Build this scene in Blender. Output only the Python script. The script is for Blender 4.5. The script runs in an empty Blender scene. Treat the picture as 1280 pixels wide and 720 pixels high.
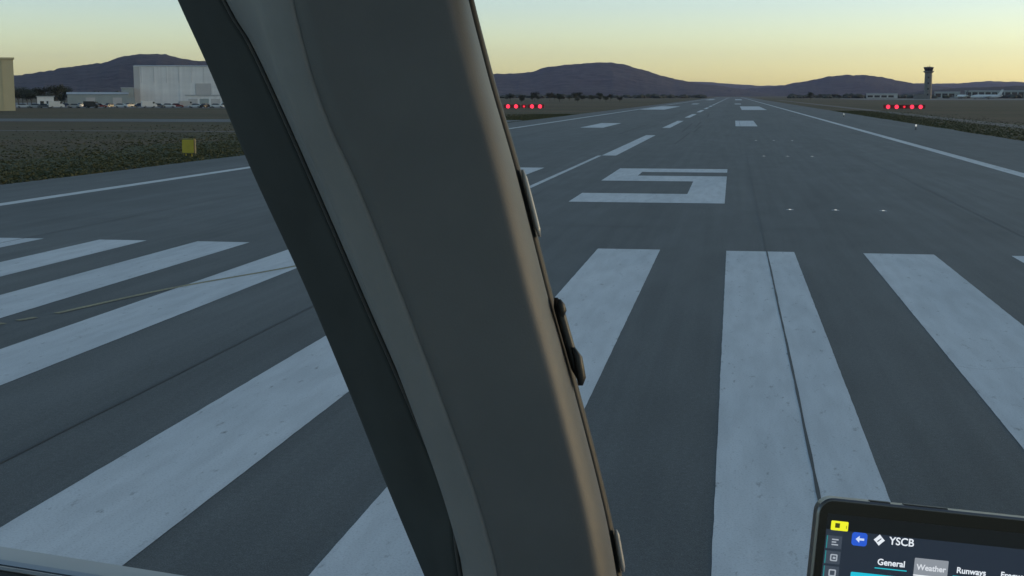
import bpy, bmesh, math, random
import numpy as np
from mathutils import Vector, Matrix, noise
random.seed(7)
rnd = random.Random(11)
R = math.radians
col = bpy.context.scene.collection
scn = bpy.context.scene
# ------------------------------------------------------------------ camera
F_PX, EYE = 1690.0, 4.2
TH = math.atan(241 / F_PX)
PS = math.atan(277 / math.hypot(F_PX, 241))
cd = bpy.data.cameras.new('camera'); cam = bpy.data.objects.new('camera', cd); col.objects.link(cam)
cam.location = (0, 0, EYE); cam.rotation_euler = (math.pi / 2 - TH, 0, PS)
cd.sensor_width = 36; cd.lens = 36 * F_PX / 1280; cd.clip_start = 0.05; cd.clip_end = 60000
scn.camera = cam
CM = cam.rotation_euler.to_matrix()
CR, CU, CF = CM @ Vector((1, 0, 0)), CM @ Vector((0, 1, 0)), CM @ Vector((0, 0, -1))
CO = Vector((0, 0, EYE))
def eye(X, Y, d):            # a point of the cockpit seen in that direction, d metres ahead of the seat
    return CO + CF * d + CR * (d * (X - 640) / F_PX) + CU * (d * (360 - Y) / F_PX)
def bearing(X, Y, dist):     # a far point in that direction at a horizontal distance
    v = CF + CR * ((X - 640) / F_PX) + CU * ((360 - Y) / F_PX)
    k = dist / math.hypot(v.x, v.y)
    return Vector((v.x * k, v.y * k, EYE + v.z * k))
# ------------------------------------------------------------------ materials
def mat(name, c, rough=.6, metal=0, spec=.5, noise_s=None, noise_a=.2, bump=0, bump_s=None, c2=None, emit=None, es=0, detail=6, dist=.02):
    m = bpy.data.materials.new(name); m.use_nodes = True
    nt = m.node_tree; b = nt.nodes['Principled BSDF']
    b.inputs['Roughness'].default_value = rough; b.inputs['Metallic'].default_value = metal
    b.inputs['Specular IOR Level'].default_value = spec
    b.inputs['Base Color'].default_value = (*c, 1)
    if emit:
        b.inputs['Emission Color'].default_value = (*emit, 1); b.inputs['Emission Strength'].default_value = es
    tc = nt.nodes.new('ShaderNodeTexCoord')
    if noise_s:
        n = nt.nodes.new('ShaderNodeTexNoise'); n.inputs['Scale'].default_value = noise_s; n.inputs['Detail'].default_value = detail
        nt.links.new(tc.outputs['Object'], n.inputs['Vector'])
        r = nt.nodes.new('ShaderNodeValToRGB'); r.color_ramp.elements[0].position = .3; r.color_ramp.elements[1].position = .7
        cc = c2 or tuple(x * (1 - noise_a) for x in c)
        r.color_ramp.elements[0].color = (*cc, 1); r.color_ramp.elements[1].color = (*c, 1)
        nt.links.new(n.outputs['Fac'], r.inputs['Fac']); nt.links.new(r.outputs['Color'], b.inputs['Base Color'])
    if bump:
        n2 = nt.nodes.new('ShaderNodeTexNoise'); n2.inputs['Scale'].default_value = bump_s or 40; n2.inputs['Detail'].default_value = 5
        nt.links.new(tc.outputs['Object'], n2.inputs['Vector'])
        bp = nt.nodes.new('ShaderNodeBump'); bp.inputs['Strength'].default_value = bump; bp.inputs['Distance'].default_value = dist
        nt.links.new(n2.outputs['Fac'], bp.inputs['Height']); nt.links.new(bp.outputs['Normal'], b.inputs['Normal'])
    return m

def layered(name, layers, rough=.8, bump=(.4, 60, .01), rough_var=0):
    """layers: list of (scale xyz, lo, hi, colour_lo, colour_hi, factor) mixed by overlay-like multiply"""
    m = bpy.data.materials.new(name); m.use_nodes = True
    nt = m.node_tree; L = nt.links; b = nt.nodes['Principled BSDF']; b.inputs['Roughness'].default_value = rough
    b.inputs['Specular IOR Level'].default_value = .35
    tc = nt.nodes.new('ShaderNodeTexCoord'); prev = None
    for (sc, lo, hi, c0, c1, det) in layers:
        mp = nt.nodes.new('ShaderNodeMapping'); mp.inputs['Scale'].default_value = sc
        L.new(tc.outputs['Object'], mp.inputs['Vector'])
        n = nt.nodes.new('ShaderNodeTexNoise'); n.inputs['Scale'].default_value = 1; n.inputs['Detail'].default_value = det
        L.new(mp.outputs['Vector'], n.inputs['Vector'])
        r = nt.nodes.new('ShaderNodeValToRGB')
        r.color_ramp.elements[0].position = lo; r.color_ramp.elements[1].position = hi
        r.color_ramp.elements[0].color = (*c0, 1); r.color_ramp.elements[1].color = (*c1, 1)
        L.new(n.outputs['Fac'], r.inputs['Fac'])
        if prev is None: prev = r.outputs['Color']
        else:
            mx = nt.nodes.new('ShaderNodeMix'); mx.data_type = 'RGBA'; mx.blend_type = 'MULTIPLY'; mx.inputs['Factor'].default_value = 1
            L.new(prev, mx.inputs[6]); L.new(r.outputs['Color'], mx.inputs[7]); prev = mx.outputs[2]
    L.new(prev, b.inputs['Base Color'])
    n2 = nt.nodes.new('ShaderNodeTexNoise'); n2.inputs['Scale'].default_value = bump[1]; n2.inputs['Detail'].default_value = 4
    L.new(tc.outputs['Object'], n2.inputs['Vector'])
    bp = nt.nodes.new('ShaderNodeBump'); bp.inputs['Strength'].default_value = bump[0]; bp.inputs['Distance'].default_value = bump[2]
    L.new(n2.outputs['Fac'], bp.inputs['Height']); L.new(bp.outputs['Normal'], b.inputs['Normal'])
    return m
W = (1, 1, 1)
def g(v): return (v, v, v)
M = {}
M['asphalt'] = layered('runway asphalt', [
    ((.05, .012, 1), .3, .7, (.098, .108, .110), (.130, .138, .136), 5),
    ((.9, .25, 1), .35, .65, g(.86), g(1.08), 6),
    ((.13, .0005, 1), .44, .56, g(.91), g(1.04), 1),
    ((14, 14, 1), .35, .7, g(.84), g(1.1), 4),
    ((55, 55, 1), .42, .66, g(.72), g(1.25), 3),
    ((2.6, .05, 1), .42, .6, g(.86), g(1.0), 3),
    ((.35, .03, 1), .36, .5, g(.85), g(1.0), 5)], .66, (.5, 70, .008))
M['paint'] = layered('worn white runway paint', [
    ((.5, .12, 1), .3, .7, (.50, .54, .56), (.60, .63, .64), 5),
    ((3.5, .5, 1), .35, .62, g(.90), g(1.03), 6),
    ((40, 40, 1), .30, .5, g(.82), g(1.03), 4)], .7, (.35, 70, .006))
def wear(m, scale, lo, hi, dark):
    nt = m.node_tree; b = nt.nodes['Principled BSDF']; src = b.inputs['Base Color'].links[0].from_socket
    tc = nt.nodes.new('ShaderNodeTexCoord'); mp = nt.nodes.new('ShaderNodeMapping'); mp.inputs['Scale'].default_value = scale
    n = nt.nodes.new('ShaderNodeTexNoise'); n.inputs['Scale'].default_value = 1; n.inputs['Detail'].default_value = 8; n.inputs['Roughness'].default_value = .68
    r = nt.nodes.new('ShaderNodeValToRGB'); r.color_ramp.elements[0].position = lo; r.color_ramp.elements[1].position = hi
    mx = nt.nodes.new('ShaderNodeMix'); mx.data_type = 'RGBA'; mx.inputs[7].default_value = (*dark, 1)
    nt.links.new(tc.outputs['Object'], mp.inputs[0]); nt.links.new(mp.outputs[0], n.inputs['Vector']); nt.links.new(n.outputs['Fac'], r.inputs[0])
    nt.links.new(r.outputs['Color'], mx.inputs['Factor']); nt.links.new(src, mx.inputs[6]); nt.links.new(mx.outputs[2], b.inputs['Base Color'])
wear(M['paint'], (7, 2.2, 1), .60, .72, (.22, .23, .23))
wear(M['paint'], (30, 30, 1), .66, .70, (.15, .16, .16))
wear(M['asphalt'], (1.1, .07, 1), .56, .80, (.075, .08, .082))
wear(M['asphalt'], (24, 24, 1), .68, .74, (.19, .195, .19))
M['edge_paint'] = layered('edge line paint', [
    ((.8, .05, 1), .3, .7, (.50, .53, .54), (.62, .65, .65), 4), ((4, .6, 1), .3, .55, g(.8), g(1), 5)], .7, (.2, 60, .004))
M['yellow_paint'] = layered('faded yellow taxi line', [
    ((1.5, 1.5, 1), .3, .7, (.26, .24, .16), (.38, .35, .22), 4), ((18, 18, 1), .35, .6, g(.6), g(1), 5)], .75, (.3, 60, .005))
M['crack'] = mat('bitumen joint filler', (.035, .036, .038), .6, noise_s=2, noise_a=.3)
M['rubber'] = mat('rubber marks', (.07, .075, .078), .8, noise_s=1, noise_a=.2)
M['grass'] = layered('dry airfield grass', [
    ((.004, .011, 1), .35, .65, (.070, .056, .030), (.098, .074, .042), 4),
    ((.012, .06, 1), .38, .62, (.72, .86, .62), (1.12, 1.02, .98), 5),
    ((.3, .3, 1), .3, .7, g(.8), g(1.15), 6),
    ((4, 4, 1), .3, .7, g(.7), g(1.25), 5)], .95, (.8, 9, .08))
M['tuft'] = mat('grass blades', (.058, .060, .024), .9, noise_s=.4, c2=(.042, .048, .016))
M['hill'] = layered('wooded hill', [
    ((.0012, .0012, .0012), .35, .65, (.030, .029, .032), (.046, .042, .042), 6),
    ((.02, .02, .02), .35, .65, g(.6), g(1.35), 8)], .95, (.9, .02, 12))
M['far_hill'] = layered('distant wooded hill', [
    ((.0008, .0008, .0008), .35, .65, (.040, .042, .045), (.065, .064, .06), 6)], .95, (.8, .01, 15))
M['leaf'] = mat('dark leaves', (.040, .048, .026), .85, noise_s=.5, c2=(.022, .030, .016))
M['leaf2'] = mat('olive leaves', (.058, .060, .034), .85, noise_s=.6, c2=(.032, .038, .02))
M['bark'] = mat('bark', (.09, .075, .06), .9, noise_s=3)
M['white_clad'] = layered('white cladding', [((.05, .05, .4), .3, .7, (.70, .68, .67), (.80, .78, .76), 4), ((.9, .9, .04), .35, .65, g(.93), g(1.03), 2)], .6, (.1, 3, .02))
M['grey_clad'] = mat('grey green cladding', (.34, .37, .36), .6, noise_s=.2, noise_a=.15)
M['tan_clad'] = mat('tan cladding', (.50, .44, .28), .7, noise_s=.15, noise_a=.12)
M['roof'] = mat('pale metal roof', (.42, .43, .44), .5, noise_s=.3, noise_a=.15)
M['dark_glass'] = mat('dark window glass', (.02, .025, .03), .15)
M['door_grey'] = mat('hangar door grey', (.52, .50, .49), .6, noise_s=.3, noise_a=.1)
M['concrete'] = mat('tower concrete', (.19, .18, .165), .8, noise_s=.3, noise_a=.2)
M['dark_metal'] = mat('dark metal', (.06, .06, .065), .5, .3, noise_s=4)
M['sign_yellow'] = mat('yellow sign face', (.50, .37, .02), .5, noise_s=2, noise_a=.12)
M['sign_side'] = mat('sign case', (.10, .09, .04), .5)
M['steel'] = mat('galvanised steel', (.35, .36, .37), .4, .7, noise_s=5)
M['red_glow'] = mat('red light housing', (.20, .02, .022), .5)  # red glow around the lamps put into the housing colour
M['tyre'] = mat('tyre', (.02, .02, .02), .8)
M['aircraft_white'] = mat('white aircraft paint', (.7, .7, .7), .35, noise_s=.5, noise_a=.06)
RED = mat('red lamp lens', (.6, .02, .03), .3, emit=(1, .025, .06), es=1.0)
REDD = mat('dim red lamp lens', (.6, .02, .03), .3, emit=(1, .02, .05), es=.45)
LAMP = mat('white lamp lens', (.7, .7, .7), .2, emit=(1, .95, .85), es=.22)
for n, c in dict(white=(.62, .63, .64), silver=(.36, .37, .38), grey=(.14, .145, .15), navy=(.03, .045, .09), red=(.22, .03, .03), black=(.025, .025, .028)).items():
    M['car_' + n] = mat(n + ' car paint', c, .3, .1, noise_s=2, noise_a=.05)
# cockpit
M['cover'] = mat('moulded dark grey window post', (.125, .127, .130), .52, spec=.4, noise_s=16, c2=(.104, .107, .110), detail=10, bump=.25, bump_s=700, dist=.0008)
M['trim'] = mat('grey side trim panel', (.215, .217, .218), .52, spec=.4, noise_s=18, c2=(.180, .183, .186), detail=10, bump=.25, bump_s=700, dist=.0008)
M['reveal'] = mat('black window reveal', (.056, .061, .060), .8, spec=.2, noise_s=20, noise_a=.2, bump=.1, bump_s=300, dist=.0006)
M['bead'] = mat('trim bead', (.34, .34, .34), .5, noise_s=30, noise_a=.2)
M['rimseal'] = mat('rim seal', (.035, .033, .032), .6)
M['clip'] = mat('pale clip', (.42, .42, .42), .4, .2, noise_s=60, noise_a=.15)
M['knob'] = mat('black latch', (.02, .02, .02), .45)
M['sill'] = mat('grey sill with sky blue tint', (.30, .35, .42), .35, .2, noise_s=12, noise_a=.12)  # blue sky light on the grey sill put into its base colour
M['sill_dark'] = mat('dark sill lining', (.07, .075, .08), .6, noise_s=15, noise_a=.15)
M['lining'] = mat('cockpit lining', (.45, .46, .47), .8, noise_s=8, noise_a=.15)
M['tab_body'] = mat('dark grey anodised tablet case', (.20, .20, .21), .32, .8, noise_s=30, noise_a=.1)
M['bezel'] = mat('black bezel glass', (.004, .004, .005), .25)
SCR = .50
def glow(name, c, k=1.0):
    lin = tuple((v / 255) ** 2.2 for v in c)
    m = mat(name, (.01, .01, .01), .4, emit=lin, es=SCR * k); return m
# ------------------------------------------------------------------ mesh helpers
def link(name, me, m=None, parent=None, smooth=False):
    o = bpy.data.objects.new(name, me); col.objects.link(o)
    if m is not None:
        for mm in (m if isinstance(m, (list, tuple)) else [m]): me.materials.append(mm)
    if smooth:
        me.polygons.foreach_set('use_smooth', [True] * len(me.polygons))
    if parent: o.parent = parent
    return o
def pyd(name, vs, fs, m=None, parent=None, smooth=False):
    me = bpy.data.meshes.new(name); me.from_pydata([tuple(v) for v in vs], [], fs); me.update()
    return link(name, me, m, parent, smooth)
def bmo(name, bm, m, parent=None, smooth=False):
    bmesh.ops.recalc_face_normals(bm, faces=bm.faces)
    me = bpy.data.meshes.new(name); bm.to_mesh(me); bm.free(); return link(name, me, m, parent, smooth)
def box(bm, c, s, rz=0, bev=0, mi=0, taper=1.0):
    ret = bmesh.ops.create_cube(bm, size=1)
    vs = ret['verts']
    for v in vs:
        k = taper if v.co.z > 0 else 1
        p = Vector((v.co.x * s[0] * k, v.co.y * s[1] * k, v.co.z * s[2]))
        v.co = Matrix.Rotation(rz, 3, 'Z') @ p + Vector(c)
    fs = set(f for v in vs for f in v.link_faces)
    for f in fs: f.material_index = mi
    if bev:
        es = list(set(e for v in vs for e in v.link_edges))
        bmesh.ops.bevel(bm, geom=es, offset=bev, segments=2, affect='EDGES')
def cyl(bm, p0, p1, r0, r1=None, n=12, mi=0):
    r1 = r0 if r1 is None else r1
    p0, p1 = Vector(p0), Vector(p1); d = p1 - p0
    q = Vector((0, 0, 1)).rotation_difference(d.normalized()).to_matrix().to_4x4()
    ret = bmesh.ops.create_cone(bm, cap_ends=True, segments=n, radius1=r0, radius2=r1, depth=d.length, matrix=Matrix.Translation((p0 + p1) / 2) @ q)
    for v in ret['verts']:
        for f in v.link_faces: f.material_index = mi
def tag(o, label=None, cat=None, group=None, kind=None):
    if label: o['label'] = label
    if cat: o['category'] = cat
    if group: o['group'] = group
    if kind: o['kind'] = kind
    return o
def empty(name, loc, rz=0, label=None, cat=None, group=None):
    o = bpy.data.objects.new(name, None); col.objects.link(o); o.location = loc; o.rotation_euler.z = rz
    o.empty_display_size = .2
    return tag(o, label, cat, group)
def copy_tree(o, parent=None):
    c = o.copy(); col.objects.link(c); c.parent = parent
    for ch in [x for x in bpy.data.objects if x.parent == o]: copy_tree(ch, c)
    return c
# ------------------------------------------------------------------ ground, runway
def grid_sheet(name, x0, x1, ys, z, m, parent=None, jit=0):
    vs, fs = [], []
    for i, y in enumerate(ys):
        jx = jit * (noise.noise(Vector((y * .05, 3.1, 0)))) if jit else 0
        jx2 = jit * (noise.noise(Vector((y * .06, 9.1, 0)))) if jit else 0
        vs += [(x0 + jx, y, z), (x1 + jx2, y, z)]
        if i: k = 2 * i; fs.append((k - 2, k - 1, k + 1, k))
    return pyd(name, vs, fs, m, parent)
S = 16000
gr = pyd('ground', [(-S, -3000, 0), (S, -3000, 0), (S, S, 0), (-S, S, 0)], [(0, 1, 2, 3)], M['grass']); tag(gr, kind='structure')
ys = [-60] + [i * 1.5 for i in range(0, 400)] + [600 + i * 40 for i in range(1, 61)]
rw = grid_sheet('runway', -33.85, 26.3, ys, .03, M['asphalt'], jit=.35); tag(rw, kind='structure')
ZM = .035
def quad(x0, x1, y0, y1, z=ZM, seg=1):
    vs, fs = [], []
    for i in range(seg + 1):
        y = y0 + (y1 - y0) * i / seg; vs += [(x0, y, z), (x1, y, z)]
        if i: k = 2 * i; fs.append((k - 2, k - 1, k + 1, k))
    return vs, fs
def marking(name, rects, m, z=ZM):
    vs, fs = [], []
    for (x0, x1, y0, y1) in rects:
        if y1 < 90:
            N = int((y1 - y0) / .22) + 1; a, b = quad(x0, x1, y0, y1, z, N)
            a = [(x + .006 * noise.fractal(Vector((yy * 2.7, x * 3.1, 0)), .6, 2.2, 4), yy + (.02 * rnd.uniform(-1, 1) if i in (0, 1, len(a) - 1, len(a) - 2) else 0), zz) for i, (x, yy, zz) in enumerate(a)]
        else: a, b = quad(x0, x1, y0, y1, z)
        n = len(vs); vs += a; fs += [tuple(i + n for i in f) for f in b]
    return pyd(name, vs, fs, m, rw)
# threshold stripes
st = [(-24.7, -23.2), (-21.4, -19.9), (-18.15, -16.7), (-15.15, -13.57), (-11.9, -10.4), (-6.95, -5.3), (-3.58, -1.88), (-.1, 1.7), (3.5, 5.32), (7.28, 9.1), (11.0, 12.8)]
for i, (a, b) in enumerate(st):
    marking('threshold_stripe', [(a, b, 6.3, 36.8)], M['paint'])
marking('edge_line', [(-28.1, -27.45, -60, 3000)], M['edge_paint'])
marking('edge_line', [(14.75, 15.55, -60, 3000)], M['edge_paint'])
marking('designation_number', [(-6.35, -.25, 74.5, 78), (-6.35, -4.85, 71, 74.5), (-6.35, -.25, 66.6, 71), (-1.85, -.25, 58, 66.6), (-6.35, -.25, 53.1, 58)], M['paint'])
marking('designation_number', [(-16.9, -10.75, 74.5, 78), (-12.3, -10.75, 71, 74.5), (-16.0, -10.75, 66.6, 71), (-12.3, -10.75, 58, 66.6), (-16.9, -10.75, 53.1, 58)], M['paint'])
marking('centreline_dash', [(-9.25, -8.98, 42, 94.4)], M['edge_paint'])
y = 94.6
for i in range(30):
    marking('centreline_dash', [(-9.0, -8.0, y, y + 49)], M['paint']); y += 81.5
for (a, b, c, d) in [(.35, 3.3, 187, 228), (-19.6, -16.6, 176, 205), (2.4, 9.5, 395, 520), (-27.0, -19.8, 400, 520), (1.5, 7.5, 1180, 1420), (-24, -18, 1180, 1420), (.6, 3.6, 640, 690), (-19.6, -16.6, 640, 690)]:
    marking('touchdown_marking', [(a, b, c, d)], M['paint'])
marking('far_threshold_marking', [(-24 + 3.6 * k, -22.2 + 3.6 * k, 2880, 2960) for k in range(10)], M['paint'])
def ribbon(name, pts, w, m, z, parent, jit=0):
    vs, fs = [], []
    P = [Vector((p[0], p[1], 0)) for p in pts]
    for i, p in enumerate(P):
        t = (P[min(i + 1, len(P) - 1)] - P[max(i - 1, 0)]).normalized(); n = Vector((-t.y, t.x, 0))
        ww = w * (1 + jit * rnd.uniform(-1, 1)) / 2
        q = p + n * (jit * w * rnd.uniform(-.25, .25))
        vs += [tuple(q - n * ww + Vector((0, 0, z))), tuple(q + n * ww + Vector((0, 0, z)))]
        if i: k = 2 * i; fs.append((k - 2, k - 1, k + 1, k))
    return pyd(name, vs, fs, m, parent)
def spline(ctrl, n=12):
    out = []
    for i in range(len(ctrl) - 1):
        p0 = ctrl[max(i - 1, 0)]; p1 = ctrl[i]; p2 = ctrl[i + 1]; p3 = ctrl[min(i + 2, len(ctrl) - 1)]
        for k in range(n):
            t = k / n
            out.append(tuple(.5 * (2 * b + (c - a) * t + (2 * a - 5 * b + 4 * c - d) * t * t + (-a + 3 * b - 3 * c + d) * t ** 3) for a, b, c, d in zip(p0, p1, p2, p3)))
    out.append(ctrl[-1]); return out
ribbon('taxi_line', spline([(-12.8, 24.0), (-12.0, 27.6), (-10.7, 31.3), (-9.6, 35.2), (-9.15, 39.5), (-9.1, 42)]), .15, M['yellow_paint'], .0395, rw, .06)
for (a, b) in [((-12.95, 23.5), (-13.1, 23.1)), ((-13.2, 22.8), (-13.33, 22.4)), ((-13.45, 22.1), (-13.6, 21.7)), ((-13.7, 21.4), (-13.85, 21.0))]:
    ribbon('taxi_line_dash', [a, b], .16, M['yellow_paint'], .0395, rw)
# pavement joints
for x, w, yy in [(.98, .036, (8, 1400)), (-8.2, .05, (8, 60)), (-20.5, .035, (5, 300)), (8.6, .03, (5, 300))]:
    pts = [(x + .012 * noise.noise(Vector((k * .12, x, 0))), k) for k in np.arange(yy[0], min(yy[1], 300), .7)] + ([(x, yy[1])] if yy[1] > 300 else [])
    ribbon('pavement_joint', pts, w, M['crack'], .0385, rw, .25)
for (x0, y0, x1, y1) in [(-33, 43.2, 26, 43.2), (-33, 121, 26, 121)]:
    ribbon('pavement_joint', [(x0 + (x1 - x0) * k / 80, y0 + .04 * rnd.uniform(-1, 1)) for k in range(81)], .04, M['crack'], .0385, rw, .3)
# short random hairline cracks and rubber streaks
def worm(n, x, y, ang, step):
    pts = [(x, y)]; a0 = ang
    for k in range(n):
        ang += rnd.uniform(-.5, .5) - .25 * (ang - a0); x += math.cos(ang) * step; y += math.sin(ang) * step; pts.append((x, y))
    return pts
for k in range(9):
    ribbon('hairline_crack', worm(rnd.randint(5, 14), rnd.choice([-9, 2.6, -1, 6, -8]) + rnd.uniform(-.6, .6), rnd.uniform(16, 45), rnd.uniform(0, 6.28), .16), .007, M['crack'], .0375, rw, .3)
for k in range(14):
    x = rnd.choice([-12.5, -4.7, -11.9, -5.3]) + rnd.uniform(-.5, .5); y0 = rnd.uniform(105, 420)
    ribbon('tyre_mark', [(x, y0), (x + rnd.uniform(-.2, .2), y0 + rnd.uniform(20, 60))], rnd.uniform(.15, .3), M['rubber'], .033, rw)
# old service strips through the grass on the left
def strip(name, x0, x1, y0, y1, m): 
    o = pyd(name, [(x0, y0, .02), (x1, y0, .02), (x1, y1, .02), (x0, y1, .02)], [(0, 1, 2, 3)], m); tag(o, kind='structure'); return o
M['gravel'] = mat('pale gravel', (.12, .115, .105), .9, noise_s=.5, noise_a=.3)
M['apron'] = mat('apron concrete', (.13, .135, .14), .8, noise_s=.05, noise_a=.2)
strip('apron', -900, -120, 425, 720, M['apron'])
strip('taxiway', -700, -34.5, 205, 228, M['asphalt'])
strip('service_road', -400, -48, 150, 153, M['gravel'])
M['verge'] = layered('green verge grass', [((.05, .02, 1), .35, .65, (.030, .038, .012), (.050, .056, .020), 5), ((2, 2, 1), .3, .7, g(.75), g(1.2), 5)], .95, (.8, 9, .08))
vg = grid_sheet('verge', -47, -33.6, [i * 2 for i in range(20, 90)], .012, M['verge'], jit=6); tag(vg, kind='structure')
strip('apron_right', 120, 900, 1250, 1700, M['apron'])
strip('perimeter_road', 36, 40, 60, 1200, M['gravel'])
# grass tufts: too many to count
def tufts(n):
    V = np.zeros((n * 3, 3)); k = 0
    for i in range(n):
        s = rnd.random()
        if s < .55: x = -34.0 - abs(rnd.gauss(0, 7)); y = 45 + 260 * rnd.random() ** 1.3
        elif s < .7: x = -34.0 - abs(rnd.gauss(0, 18)); y = 60 + 130 * rnd.random()
        else: x = 26.5 + abs(rnd.gauss(0, 7)); y = 60 + 320 * rnd.random()
        if x < -34.5 and (204 < y < 229 or 149.5 < y < 153.5): y += 27
        h = rnd.uniform(.04, .11) * (1 + .5 * noise.noise(Vector((x * .2, y * .2, 0)))); a = rnd.random() * 6.28; w = rnd.uniform(.06, .2)
        V[k] = (x - w * math.cos(a), y - w * math.sin(a), 0); V[k + 1] = (x + w * math.cos(a), y + w * math.sin(a), 0)
        V[k + 2] = (x + rnd.uniform(-.1, .1), y + rnd.uniform(-.1, .1), h); k += 3
    me = bpy.data.meshes.new('grass'); me.from_pydata(V.tolist(), [], [(3 * i, 3 * i + 1, 3 * i + 2) for i in range(n)])
    o = link('grass', me, M['tuft']); tag(o, kind='stuff', label='short dry airfield grass growing beside the runway pavement', cat='grass')
tufts(60000)
# ------------------------------------------------------------------ hills
def ridge(name, prof, dist, depth, m, seed, rough=6, nx=260, nr=18):
    prof = sorted(prof); xs = [p[0] for p in prof]; yv = [p[1] for p in prof]
    vs, fs = [], []
    for i in range(nx + 1):
        px = xs[0] + (xs[-1] - xs[0]) * i / nx
        py = float(np.interp(px, xs, yv)); top = bearing(px, py, dist)
        d = Vector((top.x, top.y, 0)).normalized()
        for j in range(nr + 1):
            t = j / nr * 2 - 1
            hh = (math.cos(t * math.pi / 2) ** 1.3)
            r = dist + t * depth
            p = d * r
            nz = noise.fractal(Vector((p.x / 900 + seed, p.y / 900, 0)), .9, 2.1, 5)
            z = top.z * hh * (1 + .28 * nz * (1 - hh) * 1.6)
            z += rough * noise.fractal(Vector((p.x / 60 + seed, p.y / 60, 1)), .7, 2.2, 4) * (hh > .05)
            if j in (0, nr): z = -5
            vs.append((p.x, p.y, z))
    for i in range(nx):
        for j in range(nr):
            a = i * (nr + 1) + j; fs.append((a, a + nr + 1, a + nr + 2, a + 1))
    o = pyd(name, vs, fs, m, smooth=True); tag(o, kind='structure'); return o
ridge('hill', [(-900, 96), (-500, 104), (-250, 106), (-100, 103), (-30, 100), (0, 98), (20, 95.5), (50, 91), (82, 85), (125, 80), (150, 72), (175, 68), (207, 69), (230, 73), (252, 77), (330, 88), (420, 98), (520, 107), (600, 113), (680, 119)], 4600, 1400, M['hill'], 1, 5.5, 700)
ridge('hill_beyond_runway', [(430, 118), (480, 110), (540, 102), (600, 95), (620, 92.5), (648, 92), (665, 90), (684, 84), (701, 81.5), (740, 79), (765, 79), (785, 82), (808, 89), (844, 99.5), (870, 104), (903, 108), (940, 114), (970, 119)], 6500, 1700, M['hill'], 5, 4)
ridge('low_hill', [(880, 118), (920, 113), (979, 107), (1006, 102), (1037, 95.5), (1060, 94), (1081, 94), (1109, 97.6), (1136, 103.5), (1180, 109), (1260, 116), (1300, 119)], 7600, 1700, M['hill'], 9, 5)
ridge('far_range', [(300, 104), (500, 100), (700, 99), (842, 102), (886, 102.5), (917, 105.5), (950, 107), (979, 107), (1030, 106), (1136, 104.5), (1164, 104.5), (1201, 104), (1235, 101.5), (1262, 102), (1290, 103), (1400, 105), (1600, 98), (1900, 104)], 11500, 2200, M['far_hill'], 14, 5, 380)
ridge('wooded_rise', [(1120, 119), (1160, 113), (1210, 109.5), (1280, 108), (1420, 107), (1700, 108)], 3600, 700, M['hill'], 22, 3)
# far woodland belt: reads as one mass
def woodland():
    base = bmesh.new(); bmesh.ops.create_icosphere(base, subdivisions=1, radius=1)
    bv = [v.co.copy() for v in base.verts]; bf = [[v.index for v in f.verts] for f in base.faces]; base.free()
    vs, fs = [], []
    for i in range(2600):
        px = rnd.uniform(-300, 1500); d = rnd.uniform(1900, 3000)
        if 880 < px < 985: continue
        k = .5 + noise.noise(Vector((px * .02, 0, 0)))
        if rnd.random() > .25 + k: continue
        p = bearing(px, 119, d); r = rnd.uniform(2.5, 5); h = rnd.uniform(.6, 1.1) * (1.3 if px < 300 else .8)
        n = len(vs)
        for v in bv:
            q = v * (r * (1 + .3 * rnd.uniform(-1, 1)))
            vs.append((p.x + q.x * 1.4, p.y + q.y * 1.4, r * .7 * h + q.z * h))
        fs += [tuple(a + n for a in f) for f in bf]
    o = pyd('woodland', vs, fs, M['leaf']); tag(o, kind='stuff', label='dark belt of far woodland along the foot of the hills', cat='woodland')
woodland()
# ------------------------------------------------------------------ trees
def make_tree(h, w, seed, lm):
    q = random.Random(seed)
    root = empty('tree', (0, 0, 0))
    bm = bmesh.new(); cyl(bm, (0, 0, -.1), (q.uniform(-.2, .2), 0, h * .5), .18, .1, 8)
    tips = []
    for k in range(7):
        a = k * 2.4; z0 = h * q.uniform(.25, .5); rr = w * q.uniform(.2, .42)
        tip = (math.cos(a) * rr, math.sin(a) * rr, z0 + h * q.uniform(.15, .4)); tips.append(Vector(tip))
        cyl(bm, (0, 0, z0), tip, .08, .03, 6)
    bmo('trunk', bm, M['bark'], root)
    vs, fs = [], []
    for k in range(900):
        c = q.choice(tips) if q.random() < .75 else Vector((0, 0, h * .7))
        d = Vector((q.gauss(0, 1), q.gauss(0, 1), q.gauss(0, .8))).normalized() * (q.random() ** .5) * w * .26
        p = c + d; p.z = min(max(p.z, h * .18), h)
        s = q.uniform(.12, .3); u = Vector((q.uniform(-1, 1), q.uniform(-1, 1), q.uniform(-1, 1))).normalized(); v = u.orthogonal().normalized()
        n = len(vs); vs += [p - u * s, p + v * s, p + u * s, p - v * s]; fs.append((n, n + 1, n + 2, n + 3))
    pyd('crown', vs, fs, lm, root); return root
protos = [make_tree(6, 5, 1, M['leaf']), make_tree(7.5, 6, 2, M['leaf']), make_tree(4.5, 5, 3, M['leaf2'])]
used = set()
def put_tree(px, dist, label, group, s=1, k=None):
    k = rnd.randrange(3) if k is None else k
    o = protos[k] if k not in used else copy_tree(protos[k]); used.add(k)
    p = bearing(px, 119, dist); o.location = (p.x, p.y, 0); o.rotation_euler.z = rnd.uniform(0, 6.28); o.scale = (s, s, s)
    tag(o, label, 'tree', group)
for px in [22, 28, 33, 39, 45, 52, 60, 71, 76, 80]:
    put_tree(px + rnd.uniform(-1, 1), rnd.uniform(590, 660), 'dark tree in the row between the tan building and the low grey shed', 'trees behind the small white building', rnd.uniform(.9, 1.25))
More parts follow.
